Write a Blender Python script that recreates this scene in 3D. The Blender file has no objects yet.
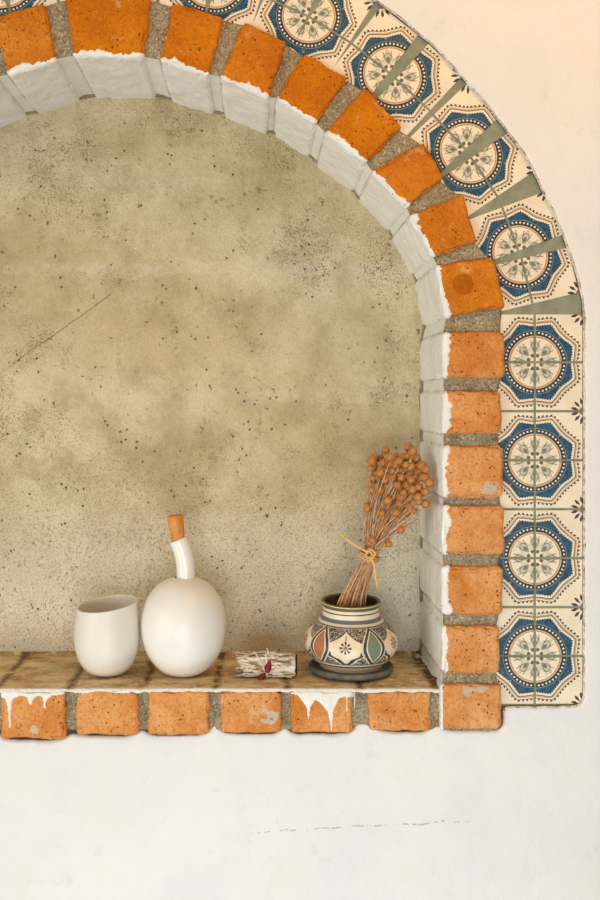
import bpy, math, random
import numpy as np
from mathutils import Vector

random.seed(7)
rng = np.random.default_rng(7)
SC = bpy.context.scene
COL = SC.collection
PI = math.pi

# ------------------------------------------------------------------ place
# wall plane y = 0, niche goes to +y, camera stands 1.5 m in front of it
D, PXM, VX, VY, ZC = 1.5, 0.0015, 256.0, 402.0, 1.5
DEPTH = 0.19          # niche back wall
YF = -0.012           # brick faces stand proud of the plaster
LEDGE = ZC - 0.4262   # top of the ledge
XSYM = 108.0          # axis of the arch


def P(px, py, y=0.0):
    k = PXM * (D + y) / D
    return np.array([(px - VX) * k, y, ZC + (VY - py) * k])


def lin(c):
    r = []
    for v in c[:3]:
        v /= 255.0
        r.append(v / 12.92 if v <= 0.04045 else ((v + 0.055) / 1.055) ** 2.4)
    return (*r, 1.0)


# ------------------------------------------------------------------ noise
def _hash(ix, iy, iz, seed):
    h = (ix.astype(np.int64) * 374761393 + iy.astype(np.int64) * 668265263
         + iz.astype(np.int64) * 1274126177 + seed * 974711) & 0xFFFFFFFF
    h = ((h ^ (h >> 13)) * 1274126177) & 0xFFFFFFFF
    h = h ^ (h >> 16)
    return (h & 0xFFFF) / 32767.5 - 1.0


def vnoise(p, scale, seed=0):
    q = np.asarray(p, float) * scale
    i = np.floor(q).astype(np.int64)
    f = q - i
    f = f * f * (3 - 2 * f)
    out = 0
    for dx in (0, 1):
        for dy in (0, 1):
            for dz in (0, 1):
                w = ((f[..., 0] if dx else 1 - f[..., 0]) * (f[..., 1] if dy else 1 - f[..., 1])
                     * (f[..., 2] if dz else 1 - f[..., 2]))
                out = out + w * _hash(i[..., 0] + dx, i[..., 1] + dy, i[..., 2] + dz, seed)
    return out


def fbm(p, scale, seed=0, oct=3):
    s, a, t = 0, 1.0, 0
    for k in range(oct):
        s = s + a * vnoise(p, scale * 2 ** k, seed + k * 17)
        t += a
        a *= 0.5
    return s / t


# ------------------------------------------------------------------ mesh helpers
class MB:
    def __init__(self):
        self.v, self.f, self.n, self.attr, self.uv = [], [], 0, [], []

    def add(self, verts, faces, attr=None, uv=None):
        verts = np.asarray(verts, float).reshape(-1, 3)
        self.v.append(verts)
        for f in faces:
            self.f.append(np.asarray(f, np.int64) + self.n)
        self.n += len(verts)
        self.attr.append(np.zeros(len(verts)) if attr is None else np.asarray(attr, float))
        self.uv.append(np.zeros((len(verts), 2)) if uv is None else np.asarray(uv, float))

    def build(self, name, mat, parent=None, smooth=True, origin=None):
        V = np.concatenate(self.v)
        if origin is not None:
            V = V - np.asarray(origin)
        me = bpy.data.meshes.new(name)
        me.vertices.add(len(V))
        me.vertices.foreach_set('co', V.ravel())
        loops = np.concatenate([np.ravel(f) for f in self.f])
        tot = np.concatenate([np.full(1 if f.ndim == 1 else f.shape[0], f.shape[-1]) for f in self.f])
        start = np.concatenate([[0], np.cumsum(tot)[:-1]])
        me.loops.add(len(loops))
        me.loops.foreach_set('vertex_index', loops.astype(np.int32))
        me.polygons.add(len(tot))
        me.polygons.foreach_set('loop_start', start.astype(np.int32))
        me.polygons.foreach_set('loop_total', tot.astype(np.int32))
        me.polygons.foreach_set('use_smooth', np.full(len(tot), smooth))
        a = me.attributes.new('tone', 'FLOAT', 'POINT')
        a.data.foreach_set('value', np.concatenate(self.attr))
        uvs = np.concatenate(self.uv)
        ul = me.uv_layers.new(name='UVMap')
        ul.data.foreach_set('uv', uvs[loops].ravel())
        me.update(calc_edges=True)
        me.validate()
        me.materials.append(mat)
        o = bpy.data.objects.new(name, me)
        COL.objects.link(o)
        if parent is not None:
            o.parent = parent
        if origin is not None:
            o.location = tuple(origin)
        return o


def grid_faces(nu, nv, wrap_u=False):
    """verts ordered [u, v]; nu, nv = counts of verts"""
    iu = np.arange(nu if wrap_u else nu - 1)
    iv = np.arange(nv - 1)
    U, W = np.meshgrid(iu, iv, indexing='ij')
    U2 = (U + 1) % nu
    return np.stack([U * nv + W, U2 * nv + W, U2 * nv + W + 1, U * nv + W + 1], -1).reshape(-1, 4)


def lathe(mb, prof, n=64, centre=(0, 0, 0), warp=None, cap0=True, cap1=False, vs=None):
    prof = np.asarray(prof, float)
    ang = np.linspace(0, 2 * PI, n + 1)            # seam at the back, duplicated for the UVs
    A, R = np.meshgrid(ang, prof[:, 0], indexing='ij')
    _, Z = np.meshgrid(ang, prof[:, 1], indexing='ij')
    X = R * np.sin(A - PI)
    Y = -R * np.cos(A - PI)
    pts = np.stack([X, Y, Z], -1).reshape(-1, 3)
    if warp is not None:
        pts = warp(pts)
    pts = pts + np.asarray(centre)
    vv = np.linspace(0, 1, len(prof)) if vs is None else np.asarray(vs)
    uv = np.stack([np.repeat(ang / (2 * PI), len(prof)), np.tile(vv, n + 1)], -1)
    faces = [grid_faces(n + 1, len(prof))]
    m = len(prof)
    if cap0:
        faces.append(np.array([i * m for i in range(n)][::-1]))
    if cap1:
        faces.append(np.array([i * m + m - 1 for i in range(n)]))
    mb.add(pts, faces, uv=uv)


def catmull(pts, n):
    pts = np.asarray(pts, float)
    p = np.vstack([2 * pts[0] - pts[1], pts, 2 * pts[-1] - pts[-2]])
    out = []
    for i in range(1, len(p) - 2):
        t = np.linspace(0, 1, n, endpoint=False)[:, None]
        out.append(0.5 * ((2 * p[i]) + (-p[i - 1] + p[i + 1]) * t + (2 * p[i - 1] - 5 * p[i] + 4 * p[i + 1] - p[i + 2]) * t ** 2
                          + (-p[i - 1] + 3 * p[i] - 3 * p[i + 1] + p[i + 2]) * t ** 3))
    out.append(p[-2][None])
    return np.concatenate(out)


def tube(mb, path, rad, sides=8, caps=True, flat=1.0):
    path = np.asarray(path, float)
    n = len(path)
    rad = np.broadcast_to(np.asarray(rad, float), (n,))
    tan = np.gradient(path, axis=0)
    tan /= np.linalg.norm(tan, axis=1)[:, None] + 1e-12
    up = np.array([0.31, 0.9, 0.2])
    if abs(np.dot(up / np.linalg.norm(up), tan[0])) > 0.9:
        up = np.array([0.9, -0.1, 0.3])
    rings = []
    for i in range(n):
        a = np.cross(tan[i], up)
        a /= np.linalg.norm(a) + 1e-12
        b = np.cross(a, tan[i])
        up = b
        th = np.linspace(0, 2 * PI, sides, endpoint=False)
        rings.append(path[i] + rad[i] * (np.cos(th)[:, None] * a + flat * np.sin(th)[:, None] * b))
    # order [side, along]
    V = np.stack(rings, 0).transpose(1, 0, 2).reshape(-1, 3)
    faces = [grid_faces(sides, n, True)]
    if caps:
        faces.append(np.array([s * n for s in range(sides)][::-1]))
        faces.append(np.array([s * n + n - 1 for s in range(sides)]))
    uv = np.stack([np.repeat(np.arange(sides) / sides, n), np.tile(np.linspace(0, 1, n), sides)], -1)
    mb.add(V, faces, uv=uv)


def empty(name, loc):
    o = bpy.data.objects.new(name, None)
    o.empty_display_size = 0.02
    COL.objects.link(o)
    o.location = tuple(loc)
    return o


def tag(o, label=None, cat=None, kind=None, group=None):
    if label:
        o['label'] = label
    if cat:
        o['category'] = cat
    if kind:
        o['kind'] = kind
    if group:
        o['group'] = group
    return o


def under(parent):
    """origin for a child mesh given in world coordinates"""
    return parent


# ------------------------------------------------------------------ shader expressions
class NT:
    def __init__(self, name, rough=0.8, spec=0.3):
        self.m = bpy.data.materials.new(name)
        self.m.use_nodes = True
        self.t = self.m.node_tree
        self.t.nodes.clear()
        self.out = self.t.nodes.new('ShaderNodeOutputMaterial')
        self.b = self.t.nodes.new('ShaderNodeBsdfPrincipled')
        self.t.links.new(self.b.outputs[0], self.out.inputs[0])
        self.b.inputs['Roughness'].default_value = rough
        self.b.inputs['Specular IOR Level'].default_value = spec

    def node(self, typ, **kw):
        n = self.t.nodes.new(typ)
        for k, v in kw.items():
            setattr(n, k, v)
        return n

    def put(self, sock, v):
        if isinstance(v, X):
            v = v.s
        if hasattr(v, 'is_output'):
            self.t.links.new(v, sock)
        else:
            if sock.type == 'RGBA' and not hasattr(v, '__len__'):
                v = (v, v, v, 1)
            sock.default_value = v

    def math(self, op, a, b=None, c=None, clamp=False):
        n = self.node('ShaderNodeMath', operation=op, use_clamp=clamp)
        self.put(n.inputs[0], a)
        if b is not None:
            self.put(n.inputs[1], b)
        if c is not None:
            self.put(n.inputs[2], c)
        return X(self, n.outputs[0])

    def ss(self, v, lo, hi, a=0.0, b=1.0):
        if lo > hi:
            lo, hi, a, b = hi, lo, b, a
        n = self.node('ShaderNodeMapRange', interpolation_type='SMOOTHSTEP')
        self.put(n.inputs[0], v)
        for i, q in zip((1, 2, 3, 4), (lo, hi, a, b)):
            n.inputs[i].default_value = q
        return X(self, n.outputs[0])

    def mix(self, f, a, b):
        n = self.node('ShaderNodeMix', data_type='RGBA')
        self.put(n.inputs[0], f)
        self.put(n.inputs[6], a)
        self.put(n.inputs[7], b)
        return X(self, n.outputs[2])

    def obj(self):
        return self.node('ShaderNodeTexCoord').outputs['Object']

    def geo(self):
        return self.node('ShaderNodeNewGeometry').outputs['Position']

    def uv(self):
        n = self.node('ShaderNodeUVMap', uv_map='UVMap')
        s = self.node('ShaderNodeSeparateXYZ')
        self.t.links.new(n.outputs[0], s.inputs[0])
        return X(self, s.outputs[0]), X(self, s.outputs[1])

    def sep(self, v):
        s = self.node('ShaderNodeSeparateXYZ')
        self.put(s.inputs[0], v)
        return [X(self, q) for q in s.outputs]

    def attr(self, name='tone'):
        n = self.node('ShaderNodeAttribute', attribute_name=name)
        return X(self, n.outputs['Fac'])

    def noise(self, vec, scale, detail=3.0, rough=0.55, dist=0.0):
        n = self.node('ShaderNodeTexNoise')
        self.put(n.inputs['Vector'], vec)
        n.inputs['Scale'].default_value = scale
        n.inputs['Detail'].default_value = detail
        n.inputs['Roughness'].default_value = rough
        n.inputs['Distortion'].default_value = dist
        return X(self, n.outputs[0])

    def vor(self, vec, scale, feature='F1', rand=1.0):
        n = self.node('ShaderNodeTexVoronoi', feature=feature)
        self.put(n.inputs['Vector'], vec)
        n.inputs['Scale'].default_value = scale
        n.inputs['Randomness'].default_value = rand
        return X(self, n.outputs[0])

    def scale(self, vec, s):
        n = self.node('ShaderNodeMapping')
        self.put(n.inputs[0], vec)
        n.inputs[3].default_value = s
        return n.outputs[0]

    def bump(self, h, strength=0.5, dist=0.002):
        n = self.node('ShaderNodeBump')
        n.inputs['Strength'].default_value = strength
        n.inputs['Distance'].default_value = dist
        self.put(n.inputs['Height'], h)
        self.t.links.new(n.outputs[0], self.b.inputs['Normal'])

    def col(self, c):
        self.put(self.b.inputs['Base Color'], c)
        return self.m


class X:
    def __init__(self, nt, s):
        self.nt, self.s = nt, s

    def __add__(self, o): return self.nt.math('ADD', self, o)
    __radd__ = __add__
    def __sub__(self, o): return self.nt.math('SUBTRACT', self, o)
    def __rsub__(self, o): return self.nt.math('SUBTRACT', o, self)
    def __mul__(self, o): return self.nt.math('MULTIPLY', self, o)
    __rmul__ = __mul__
    def __truediv__(self, o): return self.nt.math('DIVIDE', self, o)
    def __neg__(self): return self.nt.math('MULTIPLY', self, -1.0)
    def abs(self): return self.nt.math('ABSOLUTE', self)
    def sin(self): return self.nt.math('SINE', self)
    def cos(self): return self.nt.math('COSINE', self)
    def sqrt(self): return self.nt.math('SQRT', self)
    def min(self, o): return self.nt.math('MINIMUM', self, o)
    def max(self, o): return self.nt.math('MAXIMUM', self, o)
    def pow(self, o): return self.nt.math('POWER', self, o)
    def fract(self): return self.nt.math('FRACT', self)
    def floor(self): return self.nt.math('FLOOR', self)


# ------------------------------------------------------------------ materials
def m_brick():
    t = NT('terracotta_brick', 0.85, 0.2)
    g = t.geo()
    tone = t.attr()
    big = t.noise(g, 14, 4, .6)
    fine = t.noise(g, 160, 4, .7)
    lo = t.mix(t.ss(big, .3, .7), lin((208, 134, 66)), lin((232, 174, 116)))
    hi = t.mix(t.ss(big, .3, .7), lin((190, 104, 0)), lin((214, 128, 4)))
    c = t.mix(tone, lo, hi)
    c = t.mix(t.ss(fine, .45, .72) * .5, c, t.mix(tone, lin((176, 96, 34)), lin((160, 76, 4))))
    mott = t.noise(g, 62, 4, .7)
    c = t.mix(t.ss(mott, .54, .72) * .5, c, t.mix(tone, lin((186, 108, 44)), lin((178, 92, 10))))
    dust = t.ss(t.noise(g, 38, 5, .65), .58, .74)
    c = t.mix(dust * .5, c, lin((230, 190, 146)))
    c = t.mix(t.ss(tone, 1.4, 1.9) * .5, c, lin((150, 70, 6)))
    c = t.mix(t.ss(tone, -.3, -.8) * t.ss(fine, .2, .5) * .85, c, lin((196, 186, 168)))
    pit = t.ss(t.vor(g, 130) + (t.noise(g, 300, 2) - .5) * .25, .20, .10) * t.ss(t.noise(g, 30, 2), .46, .6)
    c = t.mix(pit * .85, c, lin((84, 44, 18)))
    spk = t.ss(t.noise(g, 360, 3, .7), .58, .68)
    c = t.mix(spk * .65, c, lin((124, 62, 20)))
    gr = t.ss(t.noise(g, 200, 4, .8), .60, .68) * t.ss(t.noise(g, 22, 3), .42, .6)
    c = t.mix(gr * .7, c, lin((104, 54, 18)))
    pale = t.ss(t.noise(g, 380, 2, .7), .64, .72)
    c = t.mix(pale * .5, c, lin((244, 198, 146)))
    t.bump(fine * .8 + t.noise(g, 500, 3) * .5 + mott * .6 - pit * 1.4, .9, .0024)
    return t.col(c)


def m_mortar(name, a, b):
    t = NT(name, .95, .1)
    g = t.geo()
    f = t.noise(g, 300, 3, .7)
    x, y, z = t.sep(g)
    c = t.mix(t.ss(t.noise(g, 35, 4), .3, .7), lin(a), lin(b))
    c = t.mix(t.ss(f, .45, .66) * .7, c, lin((84, 72, 48)))
    c = t.mix(t.ss(t.noise(g, 330, 2), .60, .68) * .75, c, lin((226, 216, 190)))
    t.bump(f + t.noise(g, 90, 3), .9, .003)
    return t.col(c)


def m_limewash():
    t = NT('limewash', .7, .25)
    g = t.geo()
    st = t.noise(t.scale(g, (1.0, .25, 1.0)), 90, 4, .6)
    c = t.mix(t.ss(t.noise(g, 20, 4), .3, .75), lin((236, 234, 228)), lin((226, 222, 212)))
    dirt = t.ss(t.noise(t.scale(g, (1, .6, 1)), 130, 5, .7), .66, .74) * t.ss(t.noise(g, 26, 2), .45, .6)
    c = t.mix(dirt * .8, c, lin((92, 82, 62)))
    c = t.mix(t.attr() * t.ss(t.noise(g, 140, 4, .7), .35, .55) * .9, c, lin((112, 92, 58)))
    t.bump(st + t.noise(g, 350, 2) * .3, .6, .0016)
    return t.col(c)


def m_plaster():
    t = NT('white_plaster', .9, .15)
    g = t.geo()
    x, y, z = t.sep(g)
    big = t.noise(g, 5.5, 5, .6)
    c = t.mix(t.ss(big, .32, .68), lin((221, 221, 218)), lin((229, 228, 224)))
    c = t.mix(t.ss(t.noise(g, 11, 5, .65), .5, .75) * .5, c, lin((222, 216, 204)))
    c = t.mix(t.ss(t.noise(g, 26, 6, .7), .56, .78) * .5, c, lin((204, 199, 188)))
    spk = t.ss(t.noise(g, 260, 2, .6), .70, .78) * t.ss(t.noise(g, 9, 2), .5, .65)
    c = t.mix(spk * .5, c, lin((150, 140, 120)))
    # the scratched pencil-like line low on the wall
    line = z - (ZC - .6435) - (x * .05) - (t.noise(g, 30, 2) - .5) * .012
    lm = t.ss(line.abs(), .0016, .0004) * t.ss(x, -.01, .0) * t.ss(x, .33, .30) * t.ss(t.noise(g, 130, 3), .44, .58)
    c = t.mix(lm * .6, c, lin((130, 124, 110)))
    t.bump(t.noise(g, 18, 5, .6) * 1.4 + t.noise(g, 190, 4, .7) * .22, .5, .004)
    return t.col(c)


def m_cement():
    t = NT('grey_cement_render', .92, .15)
    g = t.geo()
    x, y, z = t.sep(g)
    big = t.noise(g, 4.5, 5, .62)
    mid = t.noise(g, 17, 5, .65)
    c = t.mix(t.ss(big, .3, .7), lin((196, 179, 137)), lin((232, 216, 180)))
    c = t.mix(t.ss(mid, .42, .7) * .45, c, lin((160, 143, 104)))
    # brick courses ghosting through the thin render
    cell_x = ((x + .012) / .118).fract()
    pale = t.ss((cell_x - .5).abs(), .5, .2) * t.ss((z - (ZC + .098)).abs(), .05, .015)
    c = t.mix(pale * t.ss(mid, .2, .6) * .4, c, lin((224, 206, 168)))
    wob = (t.noise(g, 9, 3) - .5) * .018
    for py, w, s in ((268, .017, .5), (396, .019, .38), (180, .012, .14), (520, .013, .3)):
        zz = ZC + (VY - py) * PXM * (D + DEPTH) / D
        band = t.ss((z - zz + wob).abs(), w, w * .2) * t.ss(t.noise(g, 40, 5, .8), .38, .6)
        c = t.mix(band * s, c, lin((228, 216, 188)))
    grey = t.ss(z, ZC - .1, ZC - .38)  # greyer foot, paled further to put the missing light into the colour
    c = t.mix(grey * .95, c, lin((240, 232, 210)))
    # grime and pinholes
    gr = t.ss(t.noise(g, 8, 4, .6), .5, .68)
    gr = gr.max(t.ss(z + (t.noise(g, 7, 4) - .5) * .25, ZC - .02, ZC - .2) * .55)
    sp1 = t.ss(t.noise(g, 400, 4, .75), .54, .62) * (gr * .8 + .2)
    c = t.mix(sp1 * .75, c, lin((112, 98, 70)))
    ch = t.ss(t.noise(g, 150, 5, .8), .60, .66) * (gr * .8 + .1)
    c = t.mix(ch * .75, c, lin((84, 72, 48)))
    fz = t.noise(g, 320, 3, .7)
    c = t.mix(t.ss(fz, .52, .66) * .22, c, lin((140, 124, 88)))
    blot = t.ss(t.noise(g, 10, 5, .7), .60, .72) * t.ss(t.noise(g, 110, 4, .75), .48, .60)
    c = t.mix(blot * .75, c, lin((112, 96, 62)))
    streak = t.ss(t.noise(t.scale(g, (1.0, 1.0, .35)), 26, 4, .7), .58, .70) * t.ss(t.noise(g, 160, 3, .8), .44, .58)
    c = t.mix(streak * .45, c, lin((128, 112, 78)))
    pit = t.ss(t.vor(g, 75), .17, .10) * t.ss(t.noise(g, 15, 3), .5, .6)
    c = t.mix(pit * .8, c, lin((62, 52, 36)))
    sp2 = t.ss(t.noise(g, 75, 4, .65), .66, .72) * t.ss(t.noise(g, 13, 2), .45, .55)
    c = t.mix(sp2 * .7, c, lin((70, 60, 42)))
    wsp = t.ss(t.noise(g, 120, 1, .5), .76, .79) * t.ss(t.noise(g, 6, 2), .5, .6)
    c = t.mix(wsp * .8, c, lin((226, 220, 204)))
    # old trowel scratch
    l = z - (ZC + .165) - (x + .27) * .72 - (t.noise(g, 12, 2) - .5) * .01
    sc = t.ss(l.abs(), .0017, .0005) * t.ss(x, -.43, -.40) * t.ss(x, -.235, -.25)
    c = t.mix(sc * .6, c, lin((92, 80, 58)))
    t.bump(mid * 1.2 + t.noise(g, 120, 5, .75) * .9 + fz * .4 - sp1 * .15 - ch * .3 - pit * .7 - sp2 * .5, 1.0, .0045)
    return t.col(c)


def m_bed():
    t = NT('dirty_ledge_mortar', .9, .2)
    g = t.geo()
    x, y, z = t.sep(g)
    gs = t.scale(g, (.6, 1.0, 1.0))
    big = t.noise(gs, 26, 5, .65)
    f = t.noise(g, 170, 4, .7)
    c = t.mix(t.ss(big, .32, .62), lin((196, 156, 94)), lin((240, 218, 172)))
    c = t.mix(t.ss(t.noise(gs, 48, 4, .6), .5, .66) * .55, c, lin((150, 104, 46)))
    c = t.mix(t.ss(f, .5, .62) * .6, c, lin((240, 226, 196)))
    c = t.mix(t.ss(t.noise(g, 260, 3, .8), .60, .68) * .6, c, lin((96, 64, 28)))
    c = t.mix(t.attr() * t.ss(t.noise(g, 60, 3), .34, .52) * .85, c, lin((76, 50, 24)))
    edge = t.ss(y + (t.noise(g, 70, 4, .7) - .5) * .022, -.004, -.009)
    c = t.mix(edge, c, lin((238, 234, 224)))
    t.bump(f * 1.0 + big, 1.0, .004)
    return t.col(c)


def m_tile():
    t = NT('painted_tile_glaze', .35, .4)
    u, v = t.uv()
    u = u * 2.0 - 1.0
    v = v * 2.0 - 1.0
    g = t.geo()
    r = (u * u + v * v).sqrt()
    th = t.math('ARCTAN2', v, u)
    n1 = t.noise(g, 220, 3, .6)
    wob = (t.noise(g, 120, 2) - .5) * .02
    r = r + wob
    cream = t.mix(t.ss(t.noise(g, 24, 4), .3, .7), lin((236, 224, 198)), lin((226, 213, 186)))
    navy, blue, brown, gold, leaf = (lin(q) for q in ((30, 44, 60), (44, 92, 116), (76, 56, 38), (190, 128, 58), (122, 128, 108)))
    c = cream
    c8 = (th * 8.0).cos()
    # heart of the rosette
    hearts = t.ss((r - .14).abs(), .045, .028) * t.ss((th * 8.0 + PI).cos(), -.5, .1)
    c = t.mix(hearts * .9, c, brown)
    # soft lobed rosette, then eight grey-green petals, outlined
    lob = r - .37 - (c8 * .075) - ((th * 24.0).cos() * .02)
    c = t.mix(t.ss(lob, .0, -.02) * t.ss(r, .17, .20) * .5, c, lin((196, 192, 166)))
    c = t.mix(t.ss(lob.abs(), .020, .008) * t.ss(r, .2, .22) * .6, c, lin((120, 114, 92)))
    pr = (r - .30) / .115
    petal = pr * pr + ((1.0 - c8) * .85)
    c = t.mix(t.ss(petal, 1.0, .8) * .85, c, lin((186, 184, 160)))
    c = t.mix(t.ss((petal - .95).abs(), .22, .10) * .8, c, lin((112, 110, 90)))
    c = t.mix(t.ss((1.0 - c8) * .6 + ((r - .27) / .06).abs() * .4, .55, .3) * .75, c, lin((66, 74, 66)))
    # fine strokes between them
    st = t.ss((th * 16.0 + PI).cos(), .86, .97) * t.ss(r, .27, .30) * t.ss(r, .47, .43)
    c = t.mix(st * .75, c, lin((96, 96, 80)))
    # rings
    c = t.mix(t.ss((r - .515).abs(), .020, .010) * .9, c, gold)
    c = t.mix(t.ss((r - .55).abs(), .014, .006), c, navy)
    bandm = t.ss((r - .60).abs(), .052, .044)
    c = t.mix(bandm, c, lin((52, 60, 66)))
    bb = (r - .60) / .023
    bead = bb * bb + (1.0 - (th * 48.0).cos()) * .8
    c = t.mix(t.ss(bead, 1.0, .65), c, lin((232, 226, 206)))
    # concave octagon
    k = PI / 4
    phi = ((th + k / 2) / k + 8.0).fract() * k - k / 2
    octr = r * phi.cos() + .016 * c8
    outside = t.ss(r, .648, .655)
    bl = t.mix(t.ss(n1, .35, .7), blue, lin((26, 62, 88)))
    field = outside * t.ss(octr, .750, .740)
    c = t.mix(field, c, bl)
    tick = t.ss((octr - .740).abs(), .024, .016) * t.ss((th * 96.0).cos(), -.2, .3) * outside
    c = t.mix(tick * .9, c, navy)
    # small cream cleft in the blue on each axis
    cle = t.ss(phi.abs() * r, .022, .010) * field * t.ss(octr, .70, .72)
    c = t.mix(cle * .7, c, lin((160, 160, 140)))
    c = t.mix(t.ss((octr - .808).abs(), .012, .006), c, brown)
    c = t.mix(t.ss((octr - .832).abs(), .014, .007) * .8, c, gold)
    c = t.mix(t.ss((octr - .875).abs(), .010, .005) * .85, c, brown)
    c = t.mix(t.ss((octr - .897).abs(), .022, .014) * t.ss((th * 72.0).cos(), -.1, .3), c, lin((66, 46, 32)))
    # palmette in every corner
    pu, pv = 1.0 - u.abs(), 1.0 - v.abs()
    pr2 = (pu * pu + pv * pv).sqrt() + (t.noise(g, 260, 3) - .5) * .05
    pa = t.math('ARCTAN2', pv, pu)
    lobe = (pa * 12.0 - PI).cos() + ((pr2 - .19) / .07).abs() * -1.25 + .55
    pcol = t.mix(t.ss(t.noise(g, 70, 2), .45, .55), lin((62, 40, 24)), lin((30, 32, 46)))
    c = t.mix(t.ss(lobe, .0, .3) * .95, c, pcol)
    c = t.mix(t.ss((pr2 - .07).abs(), .03, .015) * .8, c, lin((84, 58, 36)))
    wear = t.ss(t.noise(g, 90, 4, .7), .66, .74)
    c = t.mix(wear * .6, c, lin((222, 210, 186)))
    t.put(t.b.inputs['Roughness'], t.ss(t.noise(g, 60, 3), .3, .7, .28, .5))
    t.bump(t.noise(g, 60, 3), .15, .002)
    return t.col(c)


def m_grout():
    t = NT('green_grey_grout', .92, .15)
    g = t.geo()
    c = t.mix(t.ss(t.noise(g, 40, 4), .3, .7), lin((126, 129, 106)), lin((148, 149, 128)))
    c = t.mix(t.ss(t.noise(g, 400, 2), .6, .72) * .5, c, lin((168, 166, 144)))
    t.bump(t.noise(g, 260, 4, .7), .5, .0015)
    return t.col(c)


def m_lip():
    t = NT('mottled_plaster_edge', .95, .1)
    g = t.geo()
    c = t.mix(t.ss(t.noise(g, 70, 4, .7), .35, .6), lin((176, 160, 132)), lin((228, 218, 200)))
    c = t.mix(t.ss(t.noise(g, 130, 4, .7), .52, .66) * .8, c, lin((104, 82, 54)))
    t.bump(t.noise(g, 160, 4, .7), .8, .002)
    return t.col(c)


def m_ceramic(name, a, b, rough):
    t = NT(name, rough, .45)
    g = t.obj()
    c = t.mix(t.ss(t.noise(g, 9, 3), .3, .7), lin(a), lin(b))
    t.bump(t.noise(g, 60, 3), .05, .001)
    return t.col(c)


def m_simple(name, a, b, scale=60, rough=.8, bump=.4, spec=.3, stretch=None):
    t = NT(name, rough, spec)
    g = t.obj()
    if stretch:
        g = t.scale(g, stretch)
    n = t.noise(g, scale, 4, .6)
    t.bump(n, bump, .001)
    return t.col(t.mix(t.ss(n, .32, .68), lin(a), lin(b)))


def m_vase():
    t = NT('painted_pot_glaze', .4, .45)
    u, v = t.uv()               # u: turn, v: height of the pot 0..1
    g = t.obj()
    cream = t.mix(t.ss(t.noise(g, 40, 4), .3, .7), lin((236, 221, 194)), lin((222, 204, 172)))
    slate, navy = lin((60, 64, 66)), lin((44, 54, 84))
    wob = (t.noise(g, 90, 2) - .5) * .03
    # 5 repeats; lens between medallions
    q = (u - .5) * 5.0 + .1667
    x = (q + .5 + 10.0).fract() - .5          # 0 = medallion centre, +-.5 = lens
    cell = (q + 1.0 + 10.0).floor()
    x = x + wob
    y = (v - .17) / .53                       # 0..1 over the painted zone
    y = y + wob
    c = cream
    zone = t.ss(y, .0, .02) * t.ss(y, 1.0, .98)
    # scribbled ground
    scr = t.ss((t.noise(g, 210, 2, .5, 1.5) - .5).abs(), .05, .02)
    ground = t.mix(scr, lin((50, 52, 54)), lin((212, 198, 172)))
    ax = x.abs()
    # medallion half width as a function of height: tip at top, arms in the middle, scalloped below
    upper = ((1.0 - y) / .45).max(0.0).pow(1.6) * .43
    lower = ((y - .05) / .5).max(0.0).pow(.8) * .40 + ((y * 27.0).sin() * .024)
    half = upper.min(lower).min(.43)
    med = half - ax
    c = t.mix(zone, c, ground)
    c = t.mix(zone * t.ss(med, -.105, -.095), c, lin((232, 218, 192)))
    c = t.mix(zone * t.ss(med, -.072, -.062), c, slate)
    c = t.mix(zone * t.ss(med, .012, .022), c, cream)
    # upper arcs
    ar = ((ax - .25) * (ax - .25) * 5.5 + (y - 1.0) * (y - 1.0) * 1.0).sqrt()
    arc = t.ss(ar, .50, .49)
    c = t.mix(zone * arc * t.ss(med, .0, -.02), c, ground)
    c = t.mix(zone * t.ss((ar - .52).abs(), .045, .035) * t.ss(med, .0, -.03), c, lin((216, 202, 176)))
    c = t.mix(zone * t.ss((ar - .585).abs(), .03, .022) * t.ss(med, .0, -.03), c, slate)
    # lens
    lx = (.5 - ax)
    yy = (y - .5) / .52
    lens = (.20 * (1.0 - yy * yy)) - lx
    par = 1.0 - (cell * .5).fract() * 2.0
    fill = t.mix(par, lin((122, 134, 110)), lin((176, 112, 76)))
    c = t.mix(zone * t.ss(lens, -.035, -.028), c, lin((216, 202, 176)))
    c = t.mix(zone * t.ss(lens, -.006, .0), c, slate)
    c = t.mix(zone * t.ss(lens, .048, .055), c, cream)
    c = t.mix(zone * t.ss(lens, .072, .08), c, fill)
    # rosette
    rx, ry = x, (y - .52) * .62
    rr = (rx * rx + ry * ry).sqrt()
    rt = t.math('ARCTAN2', ry, rx)
    c = t.mix(t.ss((rr - .075).abs(), .035, .022) * t.ss((rt * 8.0).cos(), -.5, .1), c, lin((70, 72, 76)))
    c = t.mix(t.ss(rr, .042, .034), c, lin((176, 120, 84)))
    c = t.mix(t.ss(ax, .012, .006) * t.ss(y, .62, .64) * t.ss(y, .84, .80), c, slate)
    # bands below and above
    def band(z0, z1, cc, c):
        return t.mix(t.ss(v + wob * .12, z0 - .006, z0 + .004) * t.ss(v + wob * .12, z1 + .006, z1 - .004), c, lin(cc))
    c = band(.0, .105, (204, 180, 142), c)
    c = band(.105, .135, (52, 58, 84), c)
    c = band(.135, .165, (222, 208, 184), c)
    c = band(.165, .178, (86, 86, 86), c)
    c = band(.70, .715, (80, 84, 84), c)
    c = band(.715, .745, (222, 208, 184), c)
    c = band(.745, .80, (98, 108, 114), c)
    c = band(.80, .865, (226, 212, 188), c)
    c = band(.865, .885, (84, 52, 44), c)
    c = band(.885, .925, (224, 210, 184), c)
    c = band(.925, .975, (96, 100, 46), c)
    t.put(t.b.inputs['Roughness'], .38)
    t.bump(t.noise(g, 120, 3), .12, .001)
    return t.col(c)


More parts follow.
